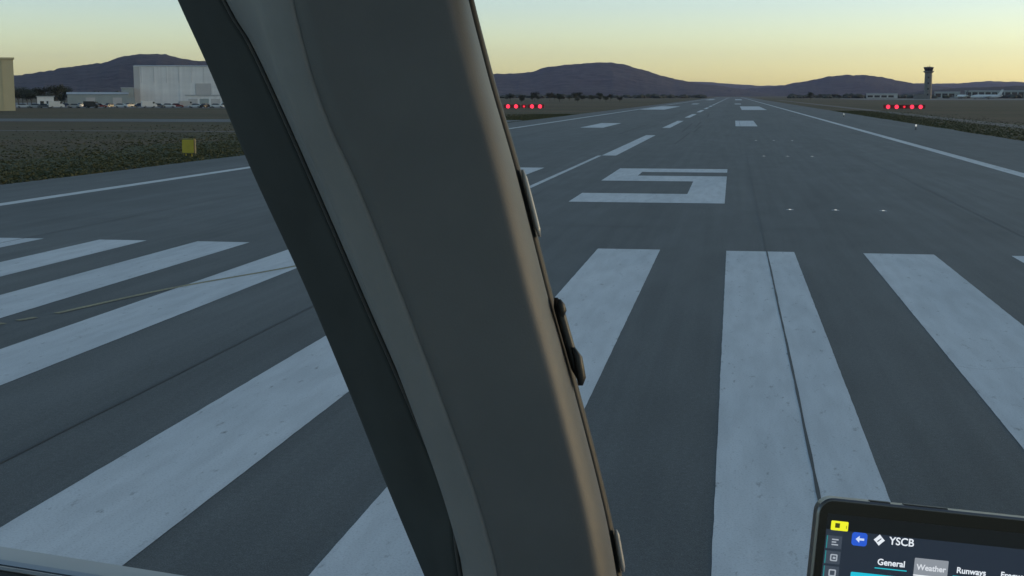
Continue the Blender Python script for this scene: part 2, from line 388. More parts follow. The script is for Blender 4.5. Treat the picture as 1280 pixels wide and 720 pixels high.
for i in range(26):
    px = rnd.uniform(690, 780) if i > 10 else rnd.uniform(560, 700)
    put_tree(px, rnd.uniform(800, 1100), 'small dark scrub tree on the grass left of the far runway', 'scrub trees left of the runway', rnd.uniform(.5, .95))
put_tree(1013, 1250, 'lone dark tree right of the far end of the runway', None, 1.0, 1)
for px in (1025, 1042, 1049):
    put_tree(px, 1500, 'small dark tree between the lone tree and the low terminal roofs', 'trees right of the far runway', .8)
# ------------------------------------------------------------------ buildings
def building(name, px0, px1, dist, h, depth, wall, roofm, label, cat, parts, extra_turn=0):
    a, b = bearing(px0, 119, dist), bearing(px1, 119, dist)
    a.z = b.z = 0; u = (b - a); w = u.length; rz = math.atan2(u.y, u.x) + extra_turn
    root = empty(name, a, rz, label, cat)
    bm = bmesh.new(); box(bm, (w / 2, depth / 2, h / 2), (w, depth, h)); bmo('wall', bm, wall, root)
    parts(root, w, h, depth); return root
def gable(root, w, h, d, rise, m, name='roof'):
    vs = [(-.4, -.4, h), (w + .4, -.4, h), (w + .4, d + .4, h), (-.4, d + .4, h), (-.4, d / 2, h + rise), (w + .4, d / 2, h + rise)]
    vs = [(x, y, z + .02) for x, y, z in vs]
    return pyd(name, vs, [(0, 1, 5, 4), (3, 4, 5, 2), (0, 4, 3), (1, 2, 5), (0, 3, 2, 1)], m, root)
def flat_roof(root, w, h, d, m, t=.5):
    bm = bmesh.new(); box(bm, (w / 2, d / 2, h + t / 2 + .01), (w + .6, d + .6, t)); return bmo('roof', bm, m, root)
def panel(root, name, x0, x1, z0, z1, m, y=-.06):
    bm = bmesh.new(); box(bm, ((x0 + x1) / 2, y / 2 - .003, (z0 + z1) / 2), (x1 - x0, abs(y), z1 - z0)); return bmo(name, bm, m, root)
def hangar_parts(r, w, h, d):
    gable(r, w, h, d, .8, M['roof'])
    pyd('side_strip', [(0, -.2, 0), (2.6, -.2, 0), (2.6, -.2, h - .3), (0, -.2, h - .3), (0, -.005, 0), (2.6, -.005, 0), (2.6, -.005, h - .3), (0, -.005, h - .3)],
        [(0, 1, 2, 3), (4, 7, 6, 5), (0, 4, 5, 1), (1, 5, 6, 2), (2, 6, 7, 3), (3, 7, 4, 0)], M['door_grey'], r)
    for k in range(6): panel(r, 'sliding_door', 20 + k * 7.05, 26.9 + k * 7.05, .1, 9.5, M['door_grey'] if k % 2 else M['white_clad'], -.12 - .1 * (k % 2))
    for k in range(12): panel(r, 'rib', 3.2 + k * 5.5, 3.35 + k * 5.5, 9.8, h - .4, M['door_grey'], -.08)
building('hangar', 168, 345, 640, 17.2, 45, M['white_clad'], M['roof'], 'large white hangar partly hidden behind the window post', 'hangar', hangar_parts)
def shed_parts(r, w, h, d):
    gable(r, w, h, d, .9, M['roof'])
    for k in range(5): panel(r, 'roller_door', 2 + k * 5.6, 5.8 + k * 5.6, .1, 3.2, M['door_grey'] if k % 2 else M['grey_clad'])
building('low_shed', 84, 160, 620, 4.6, 16, M['grey_clad'], M['roof'], 'long low grey green shed left of the white hangar', 'shed', shed_parts)
def annex(r, w, h, d):
    flat_roof(r, w, h, d, M['roof'], .4)
    for k in range(3): panel(r, 'window', .8 + k * 1.7, 2.0 + k * 1.7, 1.2, 2.4, M['dark_glass'], -.05)
building('annexe', 152, 167.5, 628, 7.2, 12, M['grey_clad'], M['roof'], 'taller grey green annexe joining the shed to the white hangar', 'annexe', annex)
def tan_parts(r, w, h, d):
    flat_roof(r, w, h, d, M['tan_clad'], .5)
    for k in range(10): panel(r, 'cladding_rib', 1 + k * 2.4, 1.2 + k * 2.4, .3, h - .2, M['tan_clad'], -.1)
    panel(r, 'door', w - 8.5, w - 4.5, .1, 4.2, M['door_grey'], -.14)
building('tan_building', -110, 18.5, 395, 13.8, 30, M['tan_clad'], M['roof'], 'tall tan clad building at the left edge of the picture', 'building', tan_parts)
def hut(r, w, h, d):
    flat_roof(r, w, h, d, M['roof'], .3)
    for k in range(2): panel(r, 'window', 1 + k * 2.2, 2.3 + k * 2.2, 1.1, 2.1, M['dark_glass'], -.05)
    panel(r, 'door', w - 1.6, w - .8, .05, 2.1, M['door_grey'], -.05)
building('small_hut', 46, 67, 520, 3.6, 6, M['white_clad'], M['roof'], 'small white hut in front of the dark trees', 'hut', hut)
def awning(r, w, h, d):
    flat_roof(r, w, h, d, M['roof'], .35)
    for k in range(4): panel(r, 'bay_door', 1 + k * 4.4, 4.6 + k * 4.4, .1, 2.8, M['grey_clad'] if k % 2 else M['door_grey'])
building('white_workshop', 232, 300, 560, 4.0, 9, M['white_clad'], M['roof'], 'low white workshop in front of the right end of the hangar', 'workshop', awning)
def term(r, w, h, d):
    flat_roof(r, w, h, d, M['roof'], 1.2)
    n = int(w / 9)
    for k in range(n): panel(r, 'window', 1.5 + k * 9, 8.5 + k * 9, 1.2, h - 1.5, M['dark_glass'], -.1)
building('terminal_building', 1083, 1122, 1900, 5.5, 25, M['door_grey'], M['roof'], 'long pale roofed terminal building left of the control tower', 'building', term)
building('cargo_building', 1168, 1200, 2000, 8, 25, M['grey_clad'], M['roof'], 'grey cargo building just right of the control tower', 'building', term)
building('far_hangar', 1206, 1300, 2100, 10, 35, M['grey_clad'], M['roof'], 'wide grey hangar behind the parked white airliner', 'hangar', term)
# control tower
p = bearing(1159.5, 119, 1584)
t = empty('control_tower', (p.x, p.y, 0), PS - R(15), 'tall slim control tower on the right horizon', 'control tower')
bm = bmesh.new(); cyl(bm, (0, 0, 0), (0, 0, 28.5), 4.3, 3.9, 8); bmo('shaft', bm, M['concrete'], t)
bm = bmesh.new(); cyl(bm, (0, 0, 28.3), (0, 0, 30), 3.9, 5.6, 8); cyl(bm, (0, 0, 30), (0, 0, 30.8), 5.7, 5.7, 8); bmo('gallery', bm, M['concrete'], t)
bm = bmesh.new(); cyl(bm, (0, 0, 30.82), (0, 0, 34), 4.2, 5.2, 8); bmo('cab_glazing', bm, M['dark_glass'], t)
bm = bmesh.new(); cyl(bm, (0, 0, 34.02), (0, 0, 35.1), 5.7, 5.3, 8); bmo('cab_roof', bm, M['dark_metal'], t)
bm = bmesh.new(); cyl(bm, (1, 0, 35.1), (1, 0, 38.6), .22, .1, 6); cyl(bm, (-1.5, 0, 35.1), (-1.5, 0, 37), .15, .1, 6); cyl(bm, (-1.2, 0, 35.5), (2.2, 0, 35.5), .15, .15, 6); bmo('antenna', bm, M['dark_metal'], t)
for k in range(4):
    bm = bmesh.new(); box(bm, (0, -4.06, 5 + k * 6.2), (1.4, .5, 2)); bmo('window', bm, M['dark_glass'], t)
bm = bmesh.new(); box(bm, (-6, 2, 2.5), (18, 12, 5)); bmo('base_building', bm, M['concrete'], t)
# ------------------------------------------------------------------ vehicles
def make_car(paint, van=False):
    r = empty('parked_car', (0, 0, 0))
    L, Wd = (5.0, 1.9) if van else (4.5, 1.8)
    bm = bmesh.new()
    if van:
        prof = [(-2.5, .35), (-2.5, 2.1), (-2.3, 2.2), (1.2, 2.2), (1.9, 1.25), (2.45, 1.05), (2.5, .35)]
    else:
        prof = [(-2.2, .35), (-2.25, .9), (-1.7, 1.0), (1.0, .98), (2.0, .8), (2.25, .6), (2.22, .35)]
    a = [bm.verts.new((x, -Wd / 2, z)) for x, z in prof]; b = [bm.verts.new((x, Wd / 2, z)) for x, z in prof]
    bm.faces.new(a); bm.faces.new(b[::-1])
    for i in range(len(prof)): j = (i + 1) % len(prof); bm.faces.new((a[i], b[i], b[j], a[j]))
    bmesh.ops.bevel(bm, geom=list(bm.edges), offset=.05, segments=2, affect='EDGES')
    bmo('body', bm, M['car_' + paint], r)
    if van:
        bm = bmesh.new(); box(bm, (1.35, 0, 1.7), (.6, Wd + .02, .55)); bmo('windows', bm, M['dark_glass'], r)
    else:
        bm = bmesh.new(); ret = bmesh.ops.create_cube(bm, size=1)
        for v in ret['verts']:
            top = v.co.z > 0; v.co = Vector(((v.co.x * (1.7 if top else 2.9)) - .35, v.co.y * (1.35 if top else 1.66), 1.42 if top else .96))
        bmesh.ops.bevel(bm, geom=list(bm.edges), offset=.05, segments=2, affect='EDGES')
        bmo('windows', bm, M['dark_glass'], r)
        bm = bmesh.new(); box(bm, (-.35, 0, 1.435), (1.6, 1.3, .05), bev=.02); bmo('roof_panel', bm, M['car_' + paint], r)
    for sx in (-1.4, 1.4):
        for sy in (-1, 1):
            bm = bmesh.new(); cyl(bm, (sx, sy * (Wd / 2 - .22), .33), (sx, sy * (Wd / 2 + .01), .33), .33, n=16)
            w = bmo('wheel', bm, M['tyre'], r)
            bm = bmesh.new(); cyl(bm, (sx, sy * (Wd / 2 + .005), .33), (sx, sy * (Wd / 2 + .03), .33), .19, n=10); bmo('rim', bm, M['steel'], w)
    for sy in (-.6, .6):
        bm = bmesh.new(); box(bm, (2.22 if not van else 2.48, sy, .68), (.08, .35, .15)); bmo('headlight', bm, M['roof'], r)
    return r
seq = ['white', 'silver', 'grey', 'white', 'navy', 'silver', 'white', 'black', 'red', 'grey', 'white', 'silver', 'navy', 'white', 'grey', 'white', 'red', 'silver', 'white', 'black', 'white', 'grey']
cps, vps = {}, {}
cx = 18
for i, pc in enumerate(seq):
    van = i in (3, 7, 13, 17)
    key = (pc, van)
    if key in cps: o = copy_tree(cps[key])
    else: o = cps[key] = make_car(pc, van)
    cx += rnd.uniform(10, 14.5)
    p = bearing(cx, 119, rnd.uniform(462, 500)); o.location = (p.x, p.y, 0.02); o.rotation_euler.z = PS + R(rnd.choice([0, 180, 20, 60, 8]) + rnd.uniform(-8, 8))
    lm = 'tan building' if cx < 60 else ('long grey green shed' if cx < 160 else 'white hangar')
    kind = 'van' if van else 'car'
    o.name = 'parked_van' if van else 'parked_car'
    side = {0: 'left', 1: 'middle', 2: 'right'}
    tag(o, '%s %s parked in the row in front of the %s' % (pc, kind, lm), kind, 'vehicles parked along the apron edge')
# make any repeated description specific by its place in the row
lab = {}
for o in [o for o in bpy.data.objects if o.get('group') == 'vehicles parked along the apron edge']: lab.setdefault(o['label'], []).append(o)
for l, os_ in lab.items():
    if len(os_) > 1:
        os_.sort(key=lambda o: -o.location.x * 0 + math.atan2(o.location.x, o.location.y))
        names = {2: ['left', 'right'], 3: ['left', 'middle', 'right'], 4: ['far left', 'second', 'third', 'far right']}.get(len(os_), ['first', 'second', 'third', 'fourth', 'fifth', 'sixth', 'seventh'])
        for o, n in zip(os_, names): o['label'] = n + ' ' + l + (' counting from the left' if n in ('first', 'second', 'third', 'fourth', 'fifth') else '')
# ------------------------------------------------------------------ airliners
def make_plane(k):
    r = empty('airliner', (0, 0, 0))
    bm = bmesh.new()
    secs = [(-16, .3, 3.9), (-14, 1.0, 3.4), (-9, 1.8, 3.0), (8, 1.9, 3.0), (12, 1.6, 2.9), (14.5, .9, 2.7), (15.6, .2, 2.6)]
    rings = []
    for (x, rr, z) in secs: rings.append([bm.verts.new((x, rr * math.cos(a * math.pi / 8), z + rr * math.sin(a * math.pi / 8))) for a in range(16)])
    for a, b in zip(rings, rings[1:]):
        for i in range(16): bm.faces.new((a[i], a[(i + 1) % 16], b[(i + 1) % 16], b[i]))
    bm.faces.new(rings[0]); bm.faces.new(rings[-1]); bmo('fuselage', bm, M['aircraft_white'], r, True)
    def slab(name, pts, t, axis, m):
        o2 = []
        for s in (-1, 1):
            for p_ in pts: q = list(p_); q[axis] += s * t; o2.append(tuple(q))
        n = len(pts); fs = [tuple(range(n)), tuple(range(2 * n - 1, n - 1, -1))] + [(i, (i + 1) % n, n + (i + 1) % n, n + i) for i in range(n)]
        return pyd(name, o2, fs, m, r)
    for s in (-1, 1):
        slab('wing', [(3, s * 1.5, 2.2), (-2, s * 1.5, 2.2), (-5.5, s * 15, 3.2), (-4, s * 15, 3.2)], .12, 2, M['roof'])
        slab('tailplane', [(-12.5, s * .6, 4), (-15, s * .6, 4), (-16, s * 5, 4.4), (-15, s * 5, 4.4)], .08, 2, M['roof'])
        bm = bmesh.new(); cyl(bm, (3.2, s * 5, 1.3), (-.5, s * 5, 1.4), .85, .6, 14); bmo('engine', bm, M['steel'], r)
    slab('tail_fin', [(-10.5, 0, 4.6), (-14.8, 0, 4.6), (-16.6, 0, 10), (-14.6, 0, 10)], .12, 1, M['car_' + k])
    bm = bmesh.new(); 
    for (x, y) in ((11, 0), (-2, 2.4), (-2, -2.4)): cyl(bm, (x, y - .2, .5), (x, y + .2, .5), .5, n=12); cyl(bm, (x, y, .5), (x, y, 2.0), .12, n=6)
    bmo('landing_gear', bm, M['tyre'], r); return r
a1 = make_plane('white'); p = bearing(1233, 119, 1500); a1.location = (p.x, p.y, 0); a1.rotation_euler.z = PS + R(160)
tag(a1, 'white parked airliner in front of the wide grey hangar on the right', 'airliner')
a2 = make_plane('navy'); p = bearing(1203, 119, 1750); a2.location = (p.x, p.y, 0); a2.rotation_euler.z = PS + R(95); tag(a2, 'smaller looking parked airliner with dark fin right of the control tower', 'airliner')
# ------------------------------------------------------------------ lights and signs
def papi(px, dist, side):
    for k, (dx, big) in enumerate([(-15, 2), (0, 1), (15, 2)]):
        p = bearing(px + dx, 119, dist)
        r = empty('approach_light', (p.x, p.y, 0), PS * .3, '%s of the three red landing light boxes %s' % (['left', 'middle', 'right'][k], side), 'light', 'red landing guidance lights')
        bm = bmesh.new(); w = 5.2 if big == 2 else 1.6
        box(bm, (0, .5, .8), (w, 1.0, 1.1), bev=.05); bmo('housing', bm, M['red_glow'], r)  # box enlarged and coloured red to stand for the lamps' glow
        for lx in ((-1.25, 1.25) if big == 2 else (0,)):
            bm = bmesh.new(); rr = .58 if big == 2 else .34
            cyl(bm, (lx, -.08, .75), (lx, .02, .75), rr, rr * .95, 20); bmo('lamp', bm, RED if big == 2 else REDD, r)
            bm = bmesh.new(); cyl(bm, (lx, .5, 0), (lx, .5, .4), .06, n=8); bmo('leg', bm, M['steel'], r)
papi(1131, 425, 'on the right side of the runway'); papi(655, 425, 'on the left side of the runway')
# runway edge lights
el = empty('edge_light', (22.2, 173, .03), 0, 'whitish elevated edge light on the right pavement edge, the nearer of the two', 'light', 'runway edge lights')
bm = bmesh.new(); cyl(bm, (0, 0, 0), (0, 0, .06), .17, n=16); cyl(bm, (0, 0, .06), (0, 0, .38), .05, n=10); bmo('stem', bm, M['dark_metal'], el)
bm = bmesh.new(); cyl(bm, (0, 0, .38), (0, 0, .5), .1, n=14); cyl(bm, (0, 0, .5), (0, 0, .62), .1, .04, 14); bmo('lens', bm, LAMP, el, True)
spots = [(21.4, 274)]
ELL = ['whitish elevated edge light on the right side, the farther of the two']
for (x, yy), l in zip(spots, ELL):
    o = copy_tree(el); o.location = (x, yy, .03); o['label'] = l
# flush touchdown zone lights
fl = empty('flush_light', (2.15, 50.5, .036), 0, None, 'light', 'flush lights set in the runway')
bm = bmesh.new(); cyl(bm, (0, 0, 0), (0, 0, .018), .15, .11, 20); bmo('cover', bm, M['steel'], fl)
bm = bmesh.new(); box(bm, (0, -.085, .022), (.085, .05, .022), bev=.004); bmo('lens', bm, LAMP, fl)
first = True
rows = [(50.5, 'nearest'), (95, 'second'), (128, 'third')]
for yy, rn in rows:
    for x, cn in ((2.15, 'left'), (3.78, 'middle'), (5.42, 'right')):
        o = fl if first else copy_tree(fl); first = False
        o.location = (x + rnd.uniform(-.03, .03), yy + rnd.uniform(-.1, .1), .036)
        o['label'] = '%s flush white light of the %s row of three in the asphalt' % (cn, rn)
# yellow marker board on the left
p = (-36.9, 88.7)
s = empty('marker_board', (p[0], p[1], 0), -R(12), 'yellow square marker board on two legs in the grass', 'sign')
bm = bmesh.new(); box(bm, (0, 0, .72), (1.02, .22, .98), bev=.02); bmo('case', bm, M['sign_side'], s)
bm = bmesh.new(); box(bm, (-.01, -.125, .72), (.94, .02, .9), bev=.005); box(bm, (-.03, 0, 1.225), (.9, .2, .02)); bmo('face', bm, M['sign_yellow'], s)
for sx in (-.28, .2):
    bm = bmesh.new(); cyl(bm, (sx, 0, -.02), (sx, 0, .24), .035, n=10); cyl(bm, (sx, 0, -.02), (sx, 0, .03), .09, n=10); bmo('leg', bm, M['sign_yellow'], s)
# ------------------------------------------------------------------ cockpit
ck = empty('cockpit_frame', CO + CF * .95 + Vector((0, 0, -.35)), 0, 'dark grey cockpit window post and sill seen from inside the aircraft', 'cockpit')
bpy.context.view_layer.update()
INV = Matrix.Translation(-ck.location)
def pc(name, vs, fs, m, smooth=False, parent=ck, off=True):
    vs = [Vector(v) - ck.location for v in vs]
    o = pyd(name, vs, fs, m, parent, smooth)
    bm = bmesh.new(); bm.from_mesh(o.data); bmesh.ops.recalc_face_normals(bm, faces=bm.faces); bm.to_mesh(o.data); bm.free()
    return o
def curve(pts):
    ys_ = [p[0] for p in pts]; xs_ = [p[1] for p in pts]
    def f(Y):
        if Y <= ys_[0]: i = 0
        elif Y >= ys_[-1]: i = len(ys_) - 2
        else: i = max(k for k in range(len(ys_) - 1) if ys_[k] <= Y)
        t = (Y - ys_[i]) / (ys_[i + 1] - ys_[i])
        if t < 0 or t > 1: return xs_[i] + (xs_[i + 1] - xs_[i]) * t
        def sl(k):
            a, b = max(k - 1, 0), min(k + 1, len(ys_) - 1); return (xs_[b] - xs_[a]) / (ys_[b] - ys_[a])
        h = ys_[i + 1] - ys_[i]; m0, m1 = sl(i) * h, sl(i + 1) * h
        return (2 * t ** 3 - 3 * t ** 2 + 1) * xs_[i] + (t ** 3 - 2 * t ** 2 + t) * m0 + (-2 * t ** 3 + 3 * t ** 2) * xs_[i + 1] + (t ** 3 - t ** 2) * m1
    return f
fA = curve([(-300, 90), (-68, 194), (0, 222), (88, 262), (210, 313), (360, 382), (491, 437), (616, 487), (764, 549), (900, 606)])
fB = curve([(-300, 150), (-68, 246), (21, 291), (51, 310), (120, 343), (253, 402), (380, 457), (503, 511), (633, 564), (693, 572), (764, 586), (900, 640)])
fC = curve([(-300, 300), (-68, 345), (87, 382), (160, 408), (229, 440), (408, 511), (598, 582), (700, 612), (764, 625), (900, 660)])
fF = curve([(-300, 540), (-50, 579), (87, 612), (212, 648), (372, 689), (479, 719), (645, 761), (782, 786), (900, 812)])
rowsY = list(np.arange(-300, 901, 12.0))
def loft(name, prof, m, smooth=True, sharp=True):
    """prof(Y) -> list of (X, depth) around the section"""
    vs, fs = [], []
    for Y in rowsY:
        for (X, d) in prof(Y): vs.append(eye(X, Y, d))
    n = len(prof(0))
    for i in range(len(rowsY) - 1):
        for j in range(n): a, b = i * n + j, i * n + (j + 1) % n; fs.append((a, b, b + n, a + n))
    fs.append(tuple(range(n))); fs.append(tuple(range((len(rowsY) - 1) * n, len(rowsY) * n)))
    o = pc(name, vs, fs, m, smooth)
    return o
def arc(X0, d0, X1, d1, n, p=1.0, kind='s'):
    out = []
    for k in range(n + 1):
        t = k / n; s = t * t * (3 - 2 * t) if kind == 's' else (math.sin(t * math.pi / 2) if kind == 'o' else (t if kind == 'l' else 1 - math.sqrt(max(0, 1 - t * t * .97)) ** .9))
        out.append((X0 + (X1 - X0) * t, d0 + (d1 - d0) * s))
    return out
loft('window_reveal', lambda Y: [(fA(Y), 1.06), (fA(Y) + 3, 1.055), (fB(Y) - 9, 1.004), (fB(Y) - 2, .999), (fB(Y) + 4, 1.02), (fB(Y) + 4, 1.10), (fA(Y) + 6, 1.12), (fA(Y), 1.10)], M['reveal'])
loft('trim_bead', lambda Y: [(fB(Y) + 3.2 * math.cos(a * math.pi / 4), .992 + .0022 * math.sin(a * math.pi / 4)) for a in range(8)], M['rimseal'])
loft('trim_panel', lambda Y: [(fB(Y) + 1, .997), (fB(Y) + 3.5, .987), (fB(Y) + 7, .983)] + [(fB(Y) + 7 + (fC(Y) - 36 - fB(Y) - 7) * t, .983 - .060 * t) for t in (.08, .25, .5, .75, 1)] + [(fC(Y) - 28, .9188), (fC(Y) - 19, .9156), (fC(Y) - 10, .9132), (fC(Y) - 1, .9118), (fC(Y) + 8, .9112), (fC(Y) + 9, .95), (fB(Y) + 8, 1.03)], M['trim'])
loft('trim_seam', lambda Y: [(fB(Y) + 9 + 1.2 * math.cos(a * math.pi / 3), .9815 + .0009 * math.sin(a * math.pi / 3)) for a in range(6)], M['bead'])
loft('post_cover', lambda Y: arc(fC(Y) + 7, .9110, fF(Y) - 46, .9085, 8, kind='s') + arc(fF(Y) - 36, .909, fF(Y) - 6, .958, 10, kind='c') + [(fF(Y) - 4, .975), (fF(Y) - 5, 1.06), (fC(Y) + 12, 1.08), (fC(Y) + 8, .96)], M['cover'])
loft('window_seal', lambda Y: [(fF(Y) - 6, .985), (fF(Y) + 1.5, .99), (fF(Y) + 3, 1.02), (fF(Y), 1.06), (fF(Y) - 7, 1.06)], M['rimseal'])
def clip_part(name, pts, d, w, t, m):
    """rounded bar along pts (X, Y) of width w px and thickness t m"""
    vs, fs = [], []
    n = 10
    for i, (X, Y, k) in enumerate(pts):
        for a in range(n):
            an = a * 2 * math.pi / n; c_, s_ = math.cos(an), math.sin(an)
            c_ = math.copysign(abs(c_) ** .6, c_); s_ = math.copysign(abs(s_) ** .6, s_)
            vs.append(eye(X + w * k / 2 * c_, Y, d + t / 2 * s_))
    for i in range(len(pts) - 1):
        for j in range(n): a, b = i * n + j, i * n + (j + 1) % n; fs.append((a, b, b + n, a + n))
    fs.append(tuple(range(n))); fs.append(tuple(range((len(pts) - 1) * n, len(pts) * n)))
    return pc(name, vs, fs, m, True)
def bar(Y0, Y1, off, n=8, ends=.5): 
    return [(fF(Y0 + (Y1 - Y0) * k / n) + off, Y0 + (Y1 - Y0) * k / n, ends if k in (0, n) else 1) for k in range(n + 1)]
clip_part('seal_clip', bar(212, 296, 5), .985, 7, .012, M['clip'])
clip_part('seal_clip', bar(662, 715, 5), .985, 7, .012, M['clip'])
clip_part('latch', bar(372, 474, 6, 8, .4), .975, 13, .02, M['knob'])
clip_part('latch', [(fF(378) + 8, 374, .5), (fF(378) + 10, 380, 1), (fF(386) + 10, 388, 1), (fF(390) + 8, 396, .6)], .968, 11, .02, M['knob'])
clip_part('latch', [(fF(440) + 8, 434, .5), (fF(450) + 11, 446, 1), (fF(470) + 10, 472, 1), (fF(474) + 8, 482, .5)], .968, 12, .02, M['knob'])
# left window sill (runs from the post to the left)
def sill(name, prof, m):
    vs, fs = [], []; xs_ = list(np.arange(-700, 575, 25.0))
    for X in xs_:
        Y0 = 683 + .159 * X + (0 if X < 500 else -.012 * (X - 500) ** 1.5)
        for (dy, d) in prof: vs.append(eye(X, Y0 + dy, d))
    n = len(prof)
    for i in range(len(xs_) - 1):
        for j in range(n): a, b = i * n + j, i * n + (j + 1) % n; fs.append((a, b, b + n, a + n))
    fs.append(tuple(range(n))); fs.append(tuple(range((len(xs_) - 1) * n, len(xs_) * n)))
    return pc(name, vs, fs, m, False)
sill('window_sill', [(0, 1.10), (16, 1.05), (22, 1.04), (26, 1.042), (40, 1.08), (30, 1.13)], M['sill'])
sill('sill_edge', [(24, 1.038), (25, 1.026), (29, 1.024), (31, 1.03), (33, 1.05), (27, 1.06)], M['clip'])
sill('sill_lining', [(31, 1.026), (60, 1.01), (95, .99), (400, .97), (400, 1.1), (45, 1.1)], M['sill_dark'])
# right glareshield below the windscreen
vs, fs = [], []
xs_ = list(np.arange(640, 2000, 40.0)); prof = [(0, 1.12), (14, 1.06), (40, 1.03), (75, 1.0), (300, .98), (300, 1.15)]
for X in xs_:
    Y0 = 805 - .2 * (X - 640) * math.exp(-(X - 640) / 900)
    for dy, d in prof: vs.append(eye(X, Y0 + dy, d))
n = len(prof)
for i in range(len(xs_) - 1):
    for j in range(n): a, b = i * n + j, i * n + (j + 1) % n; fs.append((a, b, b + n, a + n))
fs.append(tuple(range(n))); fs.append(tuple(range((len(xs_) - 1) * n, len(xs_) * n)))
pc('glareshield', vs, fs, M['sill_dark'])
# upper frame of the windscreen and the cabin round the seats
def slab8(name, pts, m): pc(name, pts, [(0, 1, 2, 3), (4, 7, 6, 5), (0, 4, 5, 1), (1, 5, 6, 2), (2, 6, 7, 3), (3, 7, 4, 0)], m)
def quad_slab(name, a, b, c, d, off, m): slab8(name, [a, b, c, d, a + off, b + off, c + off, d + off], m)
quad_slab('upper_frame', eye(560, -84, 1.0), eye(3400, 56, 1.0), eye(3400, -60, .92), eye(560, -190, .92), CF * .06, M['reveal'])
quad_slab('right_post', eye(3250, 60, .96), eye(3420, 60, .96), eye(3700, 1300, .9), eye(3480, 1300, .9), CF * .08, M['cover'])
def lb(name, x0, x1, y0, y1, z0, z1, m):
    bm = bmesh.new(); box(bm, ((x0 + x1) / 2, (y0 + y1) / 2, (z0 + z1) / 2), (x1 - x0, y1 - y0, z1 - z0), bev=.01)
    o = bmo(name, bm, m, ck); o.location = -ck.location; return o
lb('ceiling_lining', -1.5, 1.9, -1.2, .55, 5.05, 5.1, M['lining'])
lb('bulkhead', -1.5, 1.9, -1.86, -1.8, 2.95, 3.9, M['lining'])
lb('floor_panel', -1.5, 1.9, -1.8, .95, 2.9, 2.95, M['lining'])
lb('side_lining', -1.56, -1.5, -1.8, .8, 2.95, 3.75, M['lining'])
lb('side_lining', 1.9, 1.96, -1.8, .9, 2.95, 3.75, M['lining'])
# ------------------------------------------------------------------ tablet
TD = .60
K = .2684 / F_PX * TD          # metres per artwork unit
org = eye(.2684 * 140 + 988.5, .2684 * 100 + 597.6, TD)
ang = R(6.0)
TU = (CR * math.cos(ang) - CU * math.sin(ang)).normalized()
TV = (-CU * math.cos(ang) - CR * math.sin(ang) * .9).normalized()   # down the screen
TN = TU.cross(TV); TN = -TN if TN.dot(CF) > 0 else TN; TN.normalize()
TV = -(TN.cross(TU)); TV = TV if TV.dot(CU) < 0 else -TV
tb = empty('tablet', org + TV * (K * 1600) + TU * (K * 1200), 0, 'tablet computer showing an airport weather page, mounted at the lower right', 'tablet')
def TP(s_, t_, d=0): return org + TU * (s_ * K) + TV * (t_ * K) + TN * d - tb.location
cu = math.cos(R(6.6)); su = math.sin(R(6.6))
def st_(x, y):      # artwork drawing coordinates -> along the edge, down the side
    dx, dy = x - 140, y - 100
    det = .9934 * .9976 + .1149 * .069
    return ((dx * .9976 + dy * .069) / det, (dy * .9934 - dx * .1149) / det)
def rrect(s0, s1, t0, t1, r, n=8):
    out = []
    for (cs, ct, a0) in ((s1 - r, t0 + r, -90), (s1 - r, t1 - r, 0), (s0 + r, t1 - r, 90), (s0 + r, t0 + r, 180)):
        for k in range(n + 1): a = R(a0 + 90 * k / n); out.append((cs + r * math.cos(a), ct + r * math.sin(a)))
    return out
def tplate(name, s0, s1, t0, t1, r, d0, d1, m, parent=tb, inset=0):
    ring = rrect(s0, s1, t0, t1, r); ring2 = rrect(s0 + inset, s1 - inset, t0 + inset, t1 - inset, max(r - inset, .5))
    n = len(ring); vs = [TP(a, b, d0) for a, b in ring]
    if inset: vs += [TP(a, b, d1 - inset * K) for a, b in ring] + [TP(a, b, d1) for a, b in ring2]
    else: vs += [TP(a, b, d1) for a, b in ring2]
    lay = 3 if inset else 2; fs = []
    for l in range(lay - 1):
        for i in range(n): a, b = l * n + i, l * n + (i + 1) % n; fs.append((a, b, b + n, a + n))
    fs.append(tuple(range(n))); fs.append(tuple(range((lay - 1) * n, lay * n)))
    o = pyd(name, vs, fs, m, parent)
    bm = bmesh.new(); bm.from_mesh(o.data); bmesh.ops.recalc_face_normals(bm, faces=bm.faces); bm.to_mesh(o.data); bm.free()
    return o
tplate('case', -10, 2650, -12, 1850, 75, -.0075, 0, M['tab_body'], inset=9)
bz = tplate('bezel', 2, 2638, 0, 1838, 66, .0001, .0005, M['bezel'])
for a, b in ((235, 330), (395, 600)):
    tplate('side_button', a, b, -17, -11, 2, -.005, -.002, M['dark_metal'])
scr = tplate('screen', 38, 2602, 60, 1780, 4, .00052, .0006, glow('screen background', (33, 41, 54)))
tplate('screen_header', 38, 2602, 60, 132, 3, .00061, .00064, glow('screen header', (10, 12, 16)), scr)
tplate('side_menu', 38, 118, 132, 1780, 2, .00061, .00064, glow('screen side menu', (38, 46, 58)), scr)
def art(name, x0, x1, y0, y1, c, lvl=1, r=3, k=1.0):
    (a, b), (c_, d_) = st_(x0, (y0)), st_(x1, y1); 
    return tplate(name, a, c_, min(b, d_), max(b, d_), r, .00062 + .00003 * lvl, .00064 + .00003 * lvl, glow('screen ' + name, c, k), scr)
def art_st(name, s0, s1, t0, t1, c, lvl=1, r=3, k=1.0):
    return tplate(name, s0, s1, t0, t1, r, .00062 + .00003 * lvl, .00064 + .00003 * lvl, glow('screen ' + name, c, k), scr)
TXT = {}
